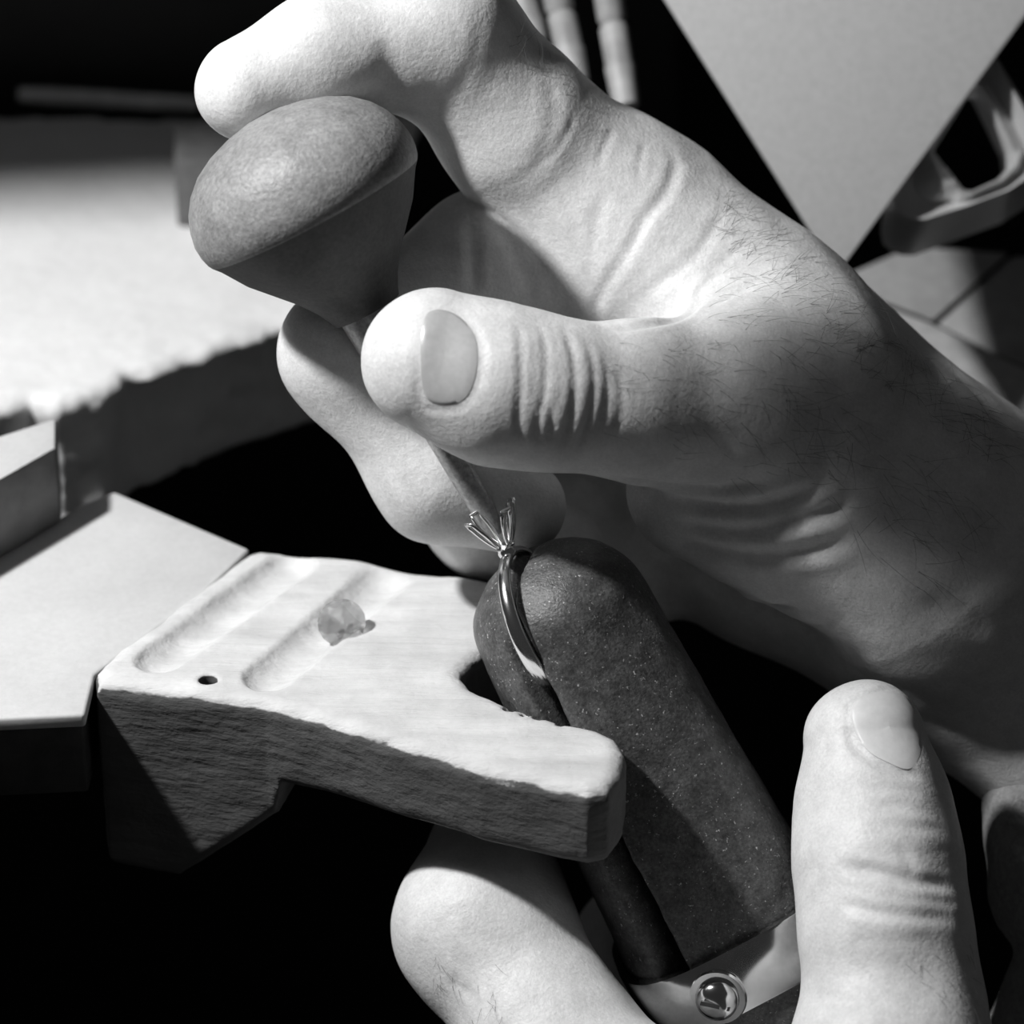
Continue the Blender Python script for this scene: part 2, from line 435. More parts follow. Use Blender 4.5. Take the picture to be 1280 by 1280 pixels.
# ================================================================== bench pin, anvil plate, steel block
def build_pin():
    top = [(118, 836), (150, 806), (308, 688), (324, 683), (420, 692), (560, 713), (700, 735), (715, 752), (640, 790), (588, 828), (577, 842),
           (590, 856), (640, 880), (700, 898), (748, 908), (772, 918), (783, 938), (779, 962), (762, 984), (735, 990), (600, 962), (480, 924), (400, 898), (330, 880), (200, 862), (120, 852)]
    poly = np.array([WZ(x, y, 0)[:2] for x, y in top])
    fl = WZ(114, 848, 0); fr = WZ(345, 884, 0)
    ex = (fr - fl); L0 = np.linalg.norm(ex); ex = ex / L0; ey = np.array((-ex[1], ex[0], 0))
    def onfront(px, py):
        v = ray(px, py); t = ((fl - CAMPOS) @ ey) / (v @ ey); q = CAMPOS + v * t - fl
        return np.array((q @ ex, q[2]))
    tang = np.array([onfront(*q) for q in ((113, 860), (118, 1077), (222, 1101), (343, 1024), (341, 960), (300, 880))])
    TX = [tang[1][0], tang[2][0], tang[3][0], tang[3][0] + 1.5]; TZ = [tang[1][1], tang[2][1], tang[3][1], tang[3][1] + 6]
    g1a, g1b = WZ(200, 824, 0), WZ(362, 706, 0); g2a, g2b = WZ(335, 846, 0), WZ(478, 724, 0); g3 = WZ(560, 700, 0)
    hole = WZ(260, 850, 0); nick = WZ(577, 848, 0)
    saws = [(WZ(x, y, 0), r) for x, y, r in ((636, 885, .8), (655, 893, .6), (672, 896, .7), (700, 903, .5))]
    def f(p):
        n = fbm(p * 0.13, 3)
        n2 = fbm((p @ np.stack([ex, ey, (0, 0, 1)], 1)) * np.array((0.12, 0.9, 0.9)) + 5, 3)
        d2 = polysdf(p[:, :2], poly) + 1.2
        q = p - fl; along = q @ ex
        bot = np.interp(along, TX, TZ) + np.where((q @ ey) > 26.0, np.clip(((q @ ey) - 26.0) * 2.0, 0, 14), 0)
        bot = np.minimum(bot, -12.8 + np.clip(along - 24, 0, 60) * 0.035)
        d = smax(d2, np.maximum(p[:, 2], bot - p[:, 2]) + 1.2, 2.6) - 1.2
        for a, b in ((g1a, g1b), (g2a, g2b)):
            up = np.array((0, 0, 2.3)); d = smax(d, -cone(p, a + up, b + up, 4.2, 4.4), 0.4)
        up = np.array((0, 0, 9.0)); d = smax(d, -cone(p, g2b + up * 0.6, g3 + up, 6.2, 9.5), 2.0)
        hd = np.sqrt((p[:, 0] - hole[0]) ** 2 + (p[:, 1] - hole[1]) ** 2) - 1.35
        d = smax(d, -np.maximum(hd, -9 - p[:, 2]), 0.5)
        for s_, r in saws:
            d = smax(d, -(np.sqrt((p[:, 0] - s_[0]) ** 2 + (p[:, 1] - s_[1]) ** 2) - r), 0.5)
        # dented front face
        d = d + n * 0.28 + n2 * 0.09
        return d
    lo_ = np.append(poly.min(0) - 3, -38.0); hi_ = np.append(poly.max(0) + 3, 3.0)
    V, F = surface(f, lo_, hi_, 0.5, band=1.4, project=2)
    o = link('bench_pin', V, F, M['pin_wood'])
    # shade painted on the sides by facing, over handled wood; top filed pale
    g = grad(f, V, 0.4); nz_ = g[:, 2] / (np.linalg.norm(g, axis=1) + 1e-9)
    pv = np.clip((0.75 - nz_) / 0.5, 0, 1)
    at = o.data.attributes.new('side_shade', 'FLOAT', 'POINT'); at.data.foreach_set('value', pv.astype(np.float32))
    tag(o, 'pale wooden bench pin with two grooves, a small hole and a worn notch', 'bench pin')
build_pin()

PLATE = [(143, 614), (312, 686), (250, 745), (118, 842), (106, 893), (0, 898), (-160, 905), (-160, 770), (0, 690), (60, 655), (100, 631)]
pl = empty('anvil', WZ(60, 760, -16.0))
tag(pl, 'smooth pale grey flat metal plate with its shaded front edge painted dark beside the bench pin', 'metal plate')
slab_z('plate', PLATE, -3.0, -0.9, M['plate_steel'], pl, bevel=0.5, seg=3)
slab_z('base', [(145, 625), (296, 690), (246, 750), (116, 846), (103, 889), (0, 894), (-160, 900), (-160, 780), (0, 700)], -16.0, -3.0, M['dark_metal'], pl, bevel=0.5)  # dark layer stands in for the shade on the plate's front face
def build_block():
    zt = 11.4
    fr = WZ(77, 653, -0.9); fl = WZ(-150, 788, -0.9)
    base = [fl, fr, fr + (-1.0, 9.0, 0), fl + (-2.0, 22.0, 0)]
    base = [np.array((q[0], q[1], -0.9)) for q in base]
    tp = [q + np.array((0, 0, zt + 0.9)) for q in base]
    b = prism('steel_block', base, tp, M['block_shade'], bevel=0.7, seg=2)
    b.data.materials.append(M['plate_steel'])       # lit top and shaded sides painted as two steels
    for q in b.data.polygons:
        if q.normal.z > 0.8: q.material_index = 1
    tag(b, 'dark steel block with bright top standing on the pale metal plate', 'steel block')
build_block()

# ------------------------------------------------------------------ brilliant cut stone
def build_diamond():
    R = 3.3
    base = WZ(427, 806, -0.9)
    n = np.array((-0.06, -0.74, 0.67)); n /= np.linalg.norm(n)
    _, u, w = basis(n)
    pts = []
    for k in range(8):
        t = math.radians(45 * k + 22.5); pts.append((0.55 * math.cos(t), 0.55 * math.sin(t), 0.33))
        t = math.radians(45 * k); pts.append((0.80 * math.cos(t), 0.80 * math.sin(t), 0.205))
        pts.append((0.22 * math.cos(t), 0.22 * math.sin(t), -0.70))
    for k in range(16):
        t = math.radians(22.5 * k)
        pts.append((math.cos(t), math.sin(t), 0.02)); pts.append((math.cos(t), math.sin(t), -0.02))
    pts.append((0, 0, -0.86))
    P = np.array([(x * u + y * w + z * n) * R for x, y, z in pts])
    ctr = W(427, 778, 455.0)
    # slide along the view ray until the stone rests on the groove
    v = ray(427, 778)
    for t in np.linspace(0, 40, 400):
        c = ctr + v * (t - 15)
        if (P + c)[:, 2].min() < -1.3: break
    bm = bmesh.new()
    for q in P + c: bm.verts.new(tuple(q))
    bmesh.ops.convex_hull(bm, input=list(bm.verts))
    bm.verts.index_update()
    V = np.array([tuple(x.co) for x in bm.verts]); F = [tuple(x.index for x in q.verts) for q in bm.faces]; bm.free()
    o = link('cut_gemstone', V, F, M['diamond'], smooth=False)
    tag(o, 'clear round brilliant cut gemstone lying loose on the grooved wood', 'gemstone')
build_diamond()

# ================================================================== ring clamp
CT = C3(702, 772, 452.0); CB = C3(985, 1310, 466.0)      # camera-aligned mm
ca = (CT - CB); CLEN = np.linalg.norm(ca); ca /= CLEN
toc = np.array((0, 0, -1.0)); toc = toc - ca * (toc @ ca); toc /= np.linalg.norm(toc)
cr = np.cross(ca, toc)
if cr[0] < 0: cr = -cr
GA = math.radians(33)
cg = -math.sin(GA) * cr + math.cos(GA) * toc              # towards the visible mouth of the gap
cw = math.cos(GA) * cr + math.sin(GA) * toc               # across the jaws, right jaw positive
CR0, CR1 = 11.9, 15.2
def d2w(v): return v[0] * Rv + v[1] * Uv + v[2] * Fv
def build_clamp():
    root = empty('ring_clamp', c2w(CB))
    tag(root, 'dark wooden ring clamp with rounded jaws held upright in the notch', 'ring clamp')
    def body(p):
        q = p - CT; s = -(q @ ca); a_ = q @ cw; b_ = q @ cg
        t = np.clip(s / CLEN, 0, 1); r = CR0 + (CR1 - CR0) * t
        cap = np.minimum(s, 0)
        # rounded, slightly square section
        u_ = q @ toc; v_ = q @ cr
        ex_ = 2.0 + 1.3 * np.clip(s / 25, 0, 1)
        rad = (np.abs(u_) ** ex_ + np.abs(v_) ** ex_) ** (1 / ex_)
        return np.sqrt(rad ** 2 + (cap * 1.18) ** 2) - r, s, a_, b_, rad, r
    def jaw(sign):
        def f(p):
            d, s, a_, b_, rad, r = body(p)
            edge = np.clip(rad - (r - 2.6), 0, 3) + np.clip(-s - 6.5, 0, 5) * 0.5
            gap = 0.42 + 0.50 * edge + np.clip(s - 30, 0, 60) * 0.02
            off = 0.0
            d = smax(d, gap - sign * (a_ - off), 0.5)
            n = fbm(p * 0.2, 3) * 0.35
            return smax(d + n, s - CLEN, 0.5)
        pts = np.stack([CT, CB]); lo_ = pts.min(0) - 20; hi_ = pts.max(0) + 20
        V, F = surface(f, lo_, hi_, 0.55, project=2)
        return link('jaw', c2w(V), F, M['clamp_wood'], root)
    jaw(1); jaw(-1)
    # metal band round the jaws
    sb = 50.6
    def ringpts(s, r, n=72):
        out = []
        for k in range(n):
            t = 2 * math.pi * k / n; c_, s_ = math.cos(t), math.sin(t)
            m = (abs(c_) ** 3.3 + abs(s_) ** 3.3) ** (-1 / 3.3)
            out.append(CT - ca * s + (cr * c_ + toc * s_) * m * r)
        return out
    n = 72; V = []; F = []
    r0 = CR0 + (CR1 - CR0) * (sb / CLEN)
    for (s, r) in ((sb - 4.4, r0 + 0.15), (sb - 4.3, r0 + 1.0), (sb - 4.0, r0 + 1.15), (sb + 4.0, r0 + 1.15), (sb + 4.3, r0 + 1.0), (sb + 4.4, r0 + 0.15)):
        V += ringpts(s, r, n)
    for i in range(6):
        j = (i + 1) % 6
        for k in range(n): F.append((i * n + k, i * n + (k + 1) % n, j * n + (k + 1) % n, j * n + k))
    band = link('metal_band', c2w(np.array(V)), F, M['band'], root, True, sharp=40)
    band['label'] = 'shiny metal band'
    # slotted bolt and washer on the band
    bd = -math.sin(math.radians(18)) * cr + math.cos(math.radians(18)) * toc
    for dd in np.linspace(10, 30, 200):
        q = CT - ca * (sb + 0.6) + bd * dd
        a_, b_ = (q - CT) @ cr, (q - CT) @ toc
        if (abs(a_) ** 3.3 + abs(b_) ** 3.3) ** (1 / 3.3) > r0 + 1.1: break
    bw = c2w(q); bax = d2w(bd)
    wa = lathe('washer', bw, bax, [(-0.6, 1.6), (-0.6, 3.7), (0.25, 3.9), (0.55, 3.7), (0.6, 1.6)], M['band'], root, n=40)
    wa['label'] = 'round metal washer'
    bo = lathe('bolt', bw, bax, [(0.0, 2.7), (0.7, 2.9), (1.5, 2.75), (2.1, 2.2), (2.6, 1.4), (2.75, 0.3)], M['band'], root, n=32)
    bo['label'] = 'domed slotted bolt head'
    a, u, w_ = basis(bax); c0 = bw + a * 2.55
    e1 = d2w(0.75 * cr - 0.66 * ca); e1 /= np.linalg.norm(e1); e2 = np.cross(a, e1)
    pts = [c0 + e1 * i + e2 * j - a * 0.2 for i, j in ((-2.0, -.3), (2.0, -.3), (2.0, .3), (-2.0, .3))]
    prism('slot', pts, [x + a * 0.5 for x in pts], M['dark_metal'], bo)
build_clamp()

# ================================================================== solitaire ring mounting
def torus_band(ctr, e1, e2, nrm, R, n=96):
    """a finger-ring shank: wide flat D section, narrower towards the head (angle 0 = e1)"""
    V = []; F = []; m = 10
    for i in range(n):
        t = 2 * math.pi * i / n; dr = e1 * math.cos(t) + e2 * math.sin(t)
        k = 0.5 - 0.5 * math.cos(t); w = 0.75 + 0.55 * k; th = 0.62 + 0.2 * k
        for j in range(m):
            q = 2 * math.pi * j / m
            V.append(ctr + dr * (R + th * np.sign(math.cos(q)) * abs(math.cos(q)) ** 0.7) + nrm * w * np.sign(math.sin(q)) * abs(math.sin(q)) ** 0.7)
    for i in range(n):
        for j in range(m):
            F.append((i * m + j, ((i + 1) % n) * m + j, ((i + 1) % n) * m + (j + 1) % m, i * m + (j + 1) % m))
    return np.array(V), F
def build_ring():
    head = C3(634, 688, 447.0)
    up = np.array((-0.40, 0.89, -0.20)); up /= np.linalg.norm(up)
    g = np.array((-0.36, 0.0, -0.93)); g = g - up * (g @ up); g /= np.linalg.norm(g)
    nr = np.cross(up, g)
    R = 9.2
    ctr = head - up * (R + 0.6)
    root = empty('ring_mounting', c2w(head - up * 2 * R))
    tag(root, 'shiny empty ring with four open prongs held in the clamp jaws', 'ring')
    V, F = torus_band(ctr, up, g, nr, R)
    link('shank', c2w(V), F, M['polished'], root)
    hw = c2w(head); uw = d2w(up)
    lathe('head_collar', hw - uw * 0.8, uw, [(0, 0.6), (0.2, 1.25), (0.7, 1.35), (1.2, 1.2), (1.5, 1.45), (1.8, 1.2), (1.85, .2)], M['polished'], root, n=24)
    for k, ang in enumerate((0.0, 90, 180, 270)):
        t = math.radians(ang + 38)
        rad = d2w(g) * math.cos(t) + d2w(nr) * math.sin(t); tan = np.cross(uw, rad)
        # a forked prong: two wires rising from the collar and meeting at the tip
        for s in (-1, 1):
            pass
        P = []; path = []
        for q in np.linspace(0, 1, 13):
            path.append((q, -1))
        loop = []
        for q in np.linspace(0, 1, 12): loop.append((q, -0.62 * math.sin(math.pi * min(q * 1.25, 1) * 0.62) - 0.12))
        for q in np.linspace(1, 0, 12): loop.append((q, 0.62 * math.sin(math.pi * min(q * 1.25, 1) * 0.62) + 0.12))
        pts = []
        for q, s in loop:
            r = 0.7 + 3.0 * q ** 0.85; h = 0.5 + 5.1 * q
            pts.append(hw + uw * h + rad * r + tan * s)
        V = []; F = []; m = 6; rr = 0.29
        for i, c in enumerate(pts):
            nx = pts[min(i + 1, len(pts) - 1)] - pts[max(i - 1, 0)]; a, u, w_ = basis(nx)
            for j in range(m):
                th = 2 * math.pi * j / m; V.append(c + (u * math.cos(th) + w_ * math.sin(th)) * rr)
        for i in range(len(pts) - 1):
            for j in range(m): F.append((i * m + j, (i + 1) * m + j, (i + 1) * m + (j + 1) % m, i * m + (j + 1) % m))
        F.append(tuple(range(m))[::-1]); F.append(tuple((len(pts) - 1) * m + j for j in range(m)))
        link('prong', np.array(V), F, M['polished'], root)
build_ring()

# ================================================================== setting tool with mushroom handle
def build_tool():
    tip = W(622, 668, 451.0); neck = W(459, 388, 446.0); ridge = W(392, 264, 443.0)
    root = empty('setting_tool', tip)
    tag(root, 'setting tool with dark mushroom-shaped wooden knob and thin metal shaft', 'hand tool')
    ax = ridge - neck; hl = np.linalg.norm(ax); ax = ax / hl
    prof = [(-0.2, 0.6), (0.0, 4.7), (0.8, 5.0), (2.6, 5.9), (5.0, 7.6), (7.6, 9.9), (10.2, 12.2), (hl - 1.2, 14.3), (hl - 0.25, 15.1), (hl + 0.3, 15.4), (hl + 1.4, 15.7), (hl + 3.0, 15.8), (hl + 5.0, 15.4),
            (hl + 7.0, 14.6), (hl + 9.0, 13.2), (hl + 10.8, 11.2), (hl + 12.2, 8.6), (hl + 13.2, 5.6), (hl + 13.8, 2.6), (hl + 13.9, 0.2)]
    # smooth the profile below and above the ridge
    k = lathe('knob', neck, ax, prof, M['knob_wood'], root, n=96, sharp=180)
    k['label'] = 'mushroom-shaped wooden knob'
    # underside shade painted on the cone; dome kept pale, hand-worn wood
    k.data.materials.append(M['knob_shade'])
    org = np.array(world_loc(k)) * 1000
    for q in k.data.polygons:
        if (np.array(q.center) * 1000 + org - neck) @ ax < hl - 0.3: q.material_index = 1
    sx = tip - neck; sl = np.linalg.norm(sx); sx /= sl
    s = lathe('shaft', neck - sx * 2.0, sx, [(0, 1.4), (0.2, 4.0), (7.5, 3.8), (10.0, 2.6), (13.0, 2.0), (sl - 6, 1.75), (sl - 1.0, 1.55), (sl + 1.6, 1.35), (sl + 1.9, 1.2), (sl + 1.95, .2)], M['shaft_steel'], root, n=32)
    s['label'] = 'thin metal shaft'
build_tool()

# ================================================================== hands
def trace(f, xy, d0=419.0, d1=515.0):
    """where the sight lines through the given pixels meet the skin: points, outward normals, hit mask"""
    xy = np.asarray(xy, float); dv = np.stack([(xy[:, 0] - 640) / FPX, (640 - xy[:, 1]) / FPX, np.ones(len(xy))], 1)
    t = np.full(len(xy), d0)
    for _ in range(70):
        t = np.minimum(t + 0.85 * f(dv * t[:, None]), d1)
    P = dv * t[:, None]; hit = (t < d1 - 1e-3) & (np.abs(f(P)) < 0.2)
    N = grad(f, P, 0.3); N /= np.linalg.norm(N, axis=1)[:, None] + 1e-9
    return P, N, hit
def creased(V, F, creases, f):
    """press skin creases into the surface: polylines drawn on the skin, each groove with raised lips"""
    N = grad(f, V, 0.3); N /= np.linalg.norm(N, axis=1)[:, None] + 1e-9
    disp = np.zeros(len(V))
    rows = []
    for pts, amp, wid in creases:
        amp = amp * 0.8
        # dense polyline, every point dropped on the skin
        P = []
        pts = np.array(pts, float)
        # smooth (Catmull-Rom) resampling
        ext = np.vstack([2 * pts[0] - pts[1], pts, 2 * pts[-1] - pts[-2]])
        for i in range(1, len(ext) - 2):
            for t in np.linspace(0, 1, 6, endpoint=False):
                p0, p1, p2, p3 = ext[i - 1:i + 3]
                P.append(0.5 * (2 * p1 + (p2 - p0) * t + (2 * p0 - 5 * p1 + 4 * p2 - p3) * t * t + (3 * p1 - p0 - 3 * p2 + p3) * t ** 3))
        P.append(pts[-1])
        rows.append((P, amp, wid))
    QA, _, OK = trace(f, np.vstack([r[0] for r in rows])); at = 0
    for P, amp, wid in rows:
        Q = QA[at:at + len(P)][OK[at:at + len(P)]]; at += len(P)
        if len(Q) < 2: continue
        lo_ = Q.min(0) - 4 * wid; hi_ = Q.max(0) + 4 * wid
        sel = np.where(((V > lo_) & (V < hi_)).all(1))[0]
        if len(sel) == 0: continue
        X = V[sel]; best = np.full(len(sel), 1e9); bt = np.zeros(len(sel)); n = len(Q) - 1
        for i in range(n):
            a, b = Q[i], Q[i + 1]; ab = b - a
            if np.linalg.norm(ab) > 6: continue
            t = np.clip(((X - a) @ ab) / (ab @ ab + 1e-9), 0, 1)
            dd = np.linalg.norm(X - a - t[:, None] * ab, axis=1)
            m = dd < best; best[m] = dd[m]; bt[m] = (i + t[m]) / n
        fade = np.clip(np.minimum(bt, 1 - bt) * 5, 0.12, 1)
        x = best / wid
        disp[sel] += fade * amp * (-np.exp(-x * x) + 0.22 * np.exp(-((x - 1.9) / 0.9) ** 2))
    return V + N * disp[:, None], f

def nail(name, parent, tree, outline, tipdir, lift, material, flat=0.0):
    """a nail plate: a slightly domed shell laid on the fingertip inside the outline"""
    o0 = np.array(outline, float); out = []
    for i in range(len(o0)):
        p0, p1, p2, p3 = o0[i - 1], o0[i], o0[(i + 1) % len(o0)], o0[(i + 2) % len(o0)]
        for t in (0, 0.25, 0.5, 0.75):
            out.append(0.5 * (2 * p1 + (p2 - p0) * t + (2 * p0 - 5 * p1 + 4 * p2 - p3) * t * t + (3 * p1 - p0 - 3 * p2 + p3) * t ** 3))
    out = np.array(out); c = out.mean(0)
    n = len(out); rings = [0.0, 0.25, 0.5, 0.75, 0.92, 1.0]
    xy = [c + (out[i] - c) * r for r in rings for i in range(n)]
    P_, N_, _ = trace(tree, xy); top = list(zip(P_, N_))
    nav = np.mean([t[1] for t in top], axis=0); nav /= np.linalg.norm(nav)
    V = []
    for k, r in enumerate(rings):
        for i in range(n):
            p, nr = top[k * n + i]
            V.append(p + nav * (lift * (1.0 - 0.75 * max(0, (r - 0.75) / 0.25) ** 2)))
    nb = len(V)
    for i in range(n):
        V.append(top[(len(rings) - 1) * n + i][0] - nav * 0.9)
    F = []
    for k in range(len(rings)):
        for i in range(n):
            a, b = k * n + i, k * n + (i + 1) % n
            F.append((a, b, b + n, a + n))
    F.append(tuple(nb + i for i in range(n)))
    ob = link(name, c2w(np.array(V)), F, material, parent, True, sharp=60)
    return ob

def hairs(name, parent, tree, areas, material):
    V = []; F = []; m = 3
    for (quad, count, dirpx, length, spread) in areas:
        q = np.array(quad, float)
        ab = rng.rand(count, 2); a = ab[:, :1]; b = ab[:, 1:]
        xy = (q[0] * (1 - a) + q[1] * a) * (1 - b) + (q[3] * (1 - a) + q[2] * a) * b
        Pp, Np, ok = trace(tree, xy)
        for p, nr in zip(Pp[ok], Np[ok]):
            ang = math.atan2(-dirpx[1], dirpx[0]) + rng.randn() * spread
            t = np.array((math.cos(ang), math.sin(ang), 0)); t = t - nr * (t @ nr); t /= np.linalg.norm(t) + 1e-9
            L = length * (0.5 + rng.rand()); bend = rng.randn() * 0.5
            side = np.cross(nr, t); base = len(V); S = 5
            for k in range(S + 1):
                s = k / S
                c = p - nr * 0.2 + t * L * s + nr * (L * (0.35 * s - 0.22 * s * s) + 0.2) + side * bend * L * s * s * 0.4
                r = 0.027 * (1 - 0.7 * s)
                for j in range(m):
                    th = 2 * math.pi * j / m; V.append(c + (nr * math.cos(th) + side * math.sin(th)) * r)
            for k in range(S):
                for j in range(m):
                    F.append((base + k * m + j, base + k * m + (j + 1) % m, base + (k + 1) * m + (j + 1) % m, base + (k + 1) * m + j))
    ob = link(name, c2w(np.array(V)), F, material, parent, True)
    tag(ob, 'short fine dark hairs', kind='stuff')
    return ob

# ------------------------------------------------------------------ the hand with the tool
R_INDEX = [(775, 292, 470, 15.2), (655, 168, 462, 10.6), (548, 40, 455, 10.0), (402, 73, 450, 7.9), (307, 111, 447, 6.7)]
R_MIDDLE = [(745, 392, 478, 12.0), (612, 334, 468, 9.8), (437, 440, 458, 8.5), (550, 596, 460, 8.0), (646, 634, 461, 6.6)]
R_RING = [(800, 520, 492, 12.0), (665, 475, 486, 9.4), (530, 570, 477, 8.0), (605, 655, 479, 7.1), (700, 692, 480, 6.5)]
R_LITTLE = [(870, 640, 496, 11.0), (770, 600, 496, 8.6), (690, 650, 492, 7.2), (745, 715, 488, 6.7), (800, 728, 484, 6.4)]
R_THUMB = [(541, 450, 436, 9.2), (622, 481, 436, 9.9), (690, 493, 437, 9.35), (800, 502, 441, 10.0), (935, 502, 447, 11.8)]
R_THUMB2 = [(935, 502, 447, 11.8), (1010, 506, 451, 12.4), (1190, 690, 460, 18.0)]
R_PALM = [
    ([(775, 292, 470, 15.2), (1005, 482, 470, 14.6), (1258, 715, 474, 18.0), (1420, 850, 474, 19.0)], 9),
    ([(745, 392, 478, 12.0), (1000, 560, 478, 17.0), (1230, 760, 474, 18.0)], 9),
    ([(715, 262, 471, 12.0), (725, 350, 474, 12.5)], 7),
    ([(800, 520, 492, 12.0), (960, 640, 486, 15.0), (1200, 800, 478, 15.0)], 9),
    ([(895, 688, 484, 9.5), (965, 704, 482, 10.8), (1030, 704, 480, 11.5), (1228, 786, 474, 15.5), (1400, 960, 474, 17.0)], 7),
    ([(950, 388, 462, 10.5), (825, 322, 463, 8.6)], 10),
    ([(868, 614, 456, 9.0), (975, 645, 456, 10.8), (1100, 660, 458, 13.0)], 5),
]
def lumps(p):
    x, y, z = p[:, 0], p[:, 1], p[:, 2]
    return np.sin(x * 0.31 + y * 0.17 + 1) * np.sin(y * 0.37 - z * 0.22) + np.sin(x * 0.19 - y * 0.41 + z * 0.33) * np.sin(z * 0.29 + x * 0.23 + 2)
def f_right(p):
    d = None
    for pts, k in R_PALM:
        e = chain(p, pts, 4)
        d = e if d is None else smin(d, e, k)
    d = smin(d, chain(p, R_THUMB2, 5), 11)
    d = smin(d, chain(p, R_THUMB, 3.0), 4)
    # fingers stay apart from each other: joined to the palm only
    fi = chain(p, R_INDEX, 3.5); fm = chain(p, R_MIDDLE, 5.0)
    fr = chain(p, R_RING, 3.0); fl = chain(p, R_LITTLE, 3.0)
    dp = d
    d = np.minimum(smin(dp, fi, 4), np.minimum(smin(dp, fm, 4), np.minimum(smin(dp, fr, 4), smin(dp, fl, 4))))
    d = d + lumps(p) * 0.10
    return d
R_CREASE = [
    # thumb joint
    ([(647, 398), (651, 430), (651, 480), (648, 530), (652, 566)], 0.26, 0.5),
    ([(672, 400), (683, 440), (681, 490), (672, 530), (676, 572)], 0.24, 0.46),
    ([(703, 405), (716, 440), (719, 480), (713, 525), (694, 572)], 0.38, 0.55),
    ([(730, 418), (742, 455), (741, 500), (728, 545), (705, 580)], 0.27, 0.45),
    ([(755, 440), (760, 490), (748, 540)], 0.2, 0.5),
    ([(772, 460), (778, 505), (768, 550)], 0.16, 0.5),
    ([(690, 500), (688, 540), (676, 560)], 0.2, 0.45),
    # index finger base and first joint
    ([(682, 90), (691, 120), (692, 146), (682, 185), (668, 212), (648, 229)], 0.16, 1.1),
    ([(718, 140), (710, 165), (692, 192), (674, 208)], 0.15, 0.5),
    ([(472, 45), (486, 75), (494, 110), (500, 134)], 0.3, 1.5),
    ([(601, 20), (598, 50), (585, 90), (560, 130)], 0.10, 1.0),
    # palm
    ([(768, 158), (757, 180), (745, 208)], 0.2, 0.5),
    ([(806, 176), (801, 197), (797, 228)], 0.18, 0.5),
    ([(838, 186), (844, 208), (832, 242), (807, 272), (784, 316), (756, 358), (745, 388), (746, 411)], 0.42, 0.8),
    ([(909, 253), (892, 287), (867, 321), (830, 349), (790, 384)], 0.3, 0.8),
    ([(890, 360), (870, 380), (852, 396), (807, 405), (751, 412)], 0.75, 0.9),
    ([(954, 349), (920, 366), (884, 386)], 0.3, 0.6),
    ([(910, 335), (885, 352), (862, 378)], 0.3, 0.6),
    ([(935, 300), (905, 325), (880, 345)], 0.18, 0.5),
    ([(588, 266), (592, 315), (592, 371)], 0.45, 0.9),
    ([(600, 248), (644, 315), (661, 360), (661, 388)], 0.28, 1.0),
    ([(760, 235), (745, 280), (738, 330), (742, 388)], 0.22, 0.9),
    ([(700, 230), (720, 290), (728, 340)], 0.12, 0.7),
    # folds below the thumb
    ([(762, 597), (821, 606), (882, 613), (931, 608), (960, 598)], 0.9, 1.2),
    ([(829, 617), (874, 633), (931, 637), (988, 627), (1024, 605)], 1.3, 1.3),
    ([(838, 645), (894, 662), (943, 664), (996, 650), (1044, 637), (1073, 617)], 1.1, 1.2),
    ([(829, 670), (882, 688), (955, 696), (1020, 688), (1081, 666)], 0.9, 1.3),
    ([(849, 706), (910, 735), (963, 759), (1004, 763)], 0.9, 1.6),
    ([(975, 781), (1012, 784), (1052, 776)], 0.25, 0.8),
    ([(1150, 745), (1200, 770), (1240, 795)], 0.4, 1.6),
    # middle finger
    # nail surround of the thumb
    ([(523, 388), (522, 440), (525, 502), (545, 512), (578, 508), (597, 482), (603, 440), (590, 406), (562, 386), (523, 388)], 0.16, 0.5),
]
def build_right():
    lo_ = C3(200, 860, 440); lo_[2] = 418
    lo_ = np.array((-48.0, -62.0, 418.0)); hi_ = np.array((98.0, 84.0, 516.0))
    V, F = surface(f_right, lo_, hi_, 0.5)
    V2, tree = creased(V, F, R_CREASE, f_right)
    o = link('hand', c2w(V2), F, M['skin'])
    tag(o, 'hand gripping the mushroom-handled tool, thumb laid across its shaft', 'hand', 'hands of the goldsmith at work')
    nl = nail('thumbnail', o, tree, [(533, 394), (528, 408), (526, 428), (526, 450), (527, 474), (530, 490), (536, 501), (548, 506), (562, 506), (577, 501), (588, 488), (595, 466), (597, 440), (593, 420), (583, 404), (568, 392), (550, 387), (539, 389)],
              None, 0.22, M['nail'])
    nl['label'] = 'short trimmed thumbnail'
    hairs('hair', o, tree, [
        ([(745, 430), (900, 420), (900, 580), (745, 560)], 60, (1.0, 0.5), 2.6, 0.5),
        ([(880, 330), (1040, 350), (1060, 600), (900, 600)], 110, (0.9, 0.35), 3.6, 0.55),
        ([(900, 225), (1045, 350), (1010, 400), (880, 290)], 90, (0.6, -0.5), 3.4, 0.6),
        ([(1045, 350), (1275, 545), (1240, 590), (1010, 420)], 150, (0.8, -0.3), 4.6, 0.7),
        ([(640, 40), (760, 120), (740, 150), (630, 70)], 24, (0.5, -0.8), 3.0, 0.6),
        ([(1000, 450), (1240, 640), (1150, 760), (960, 560)], 90, (0.8, 0.6), 4.0, 0.7)], M['hair'])
    return o
build_right()

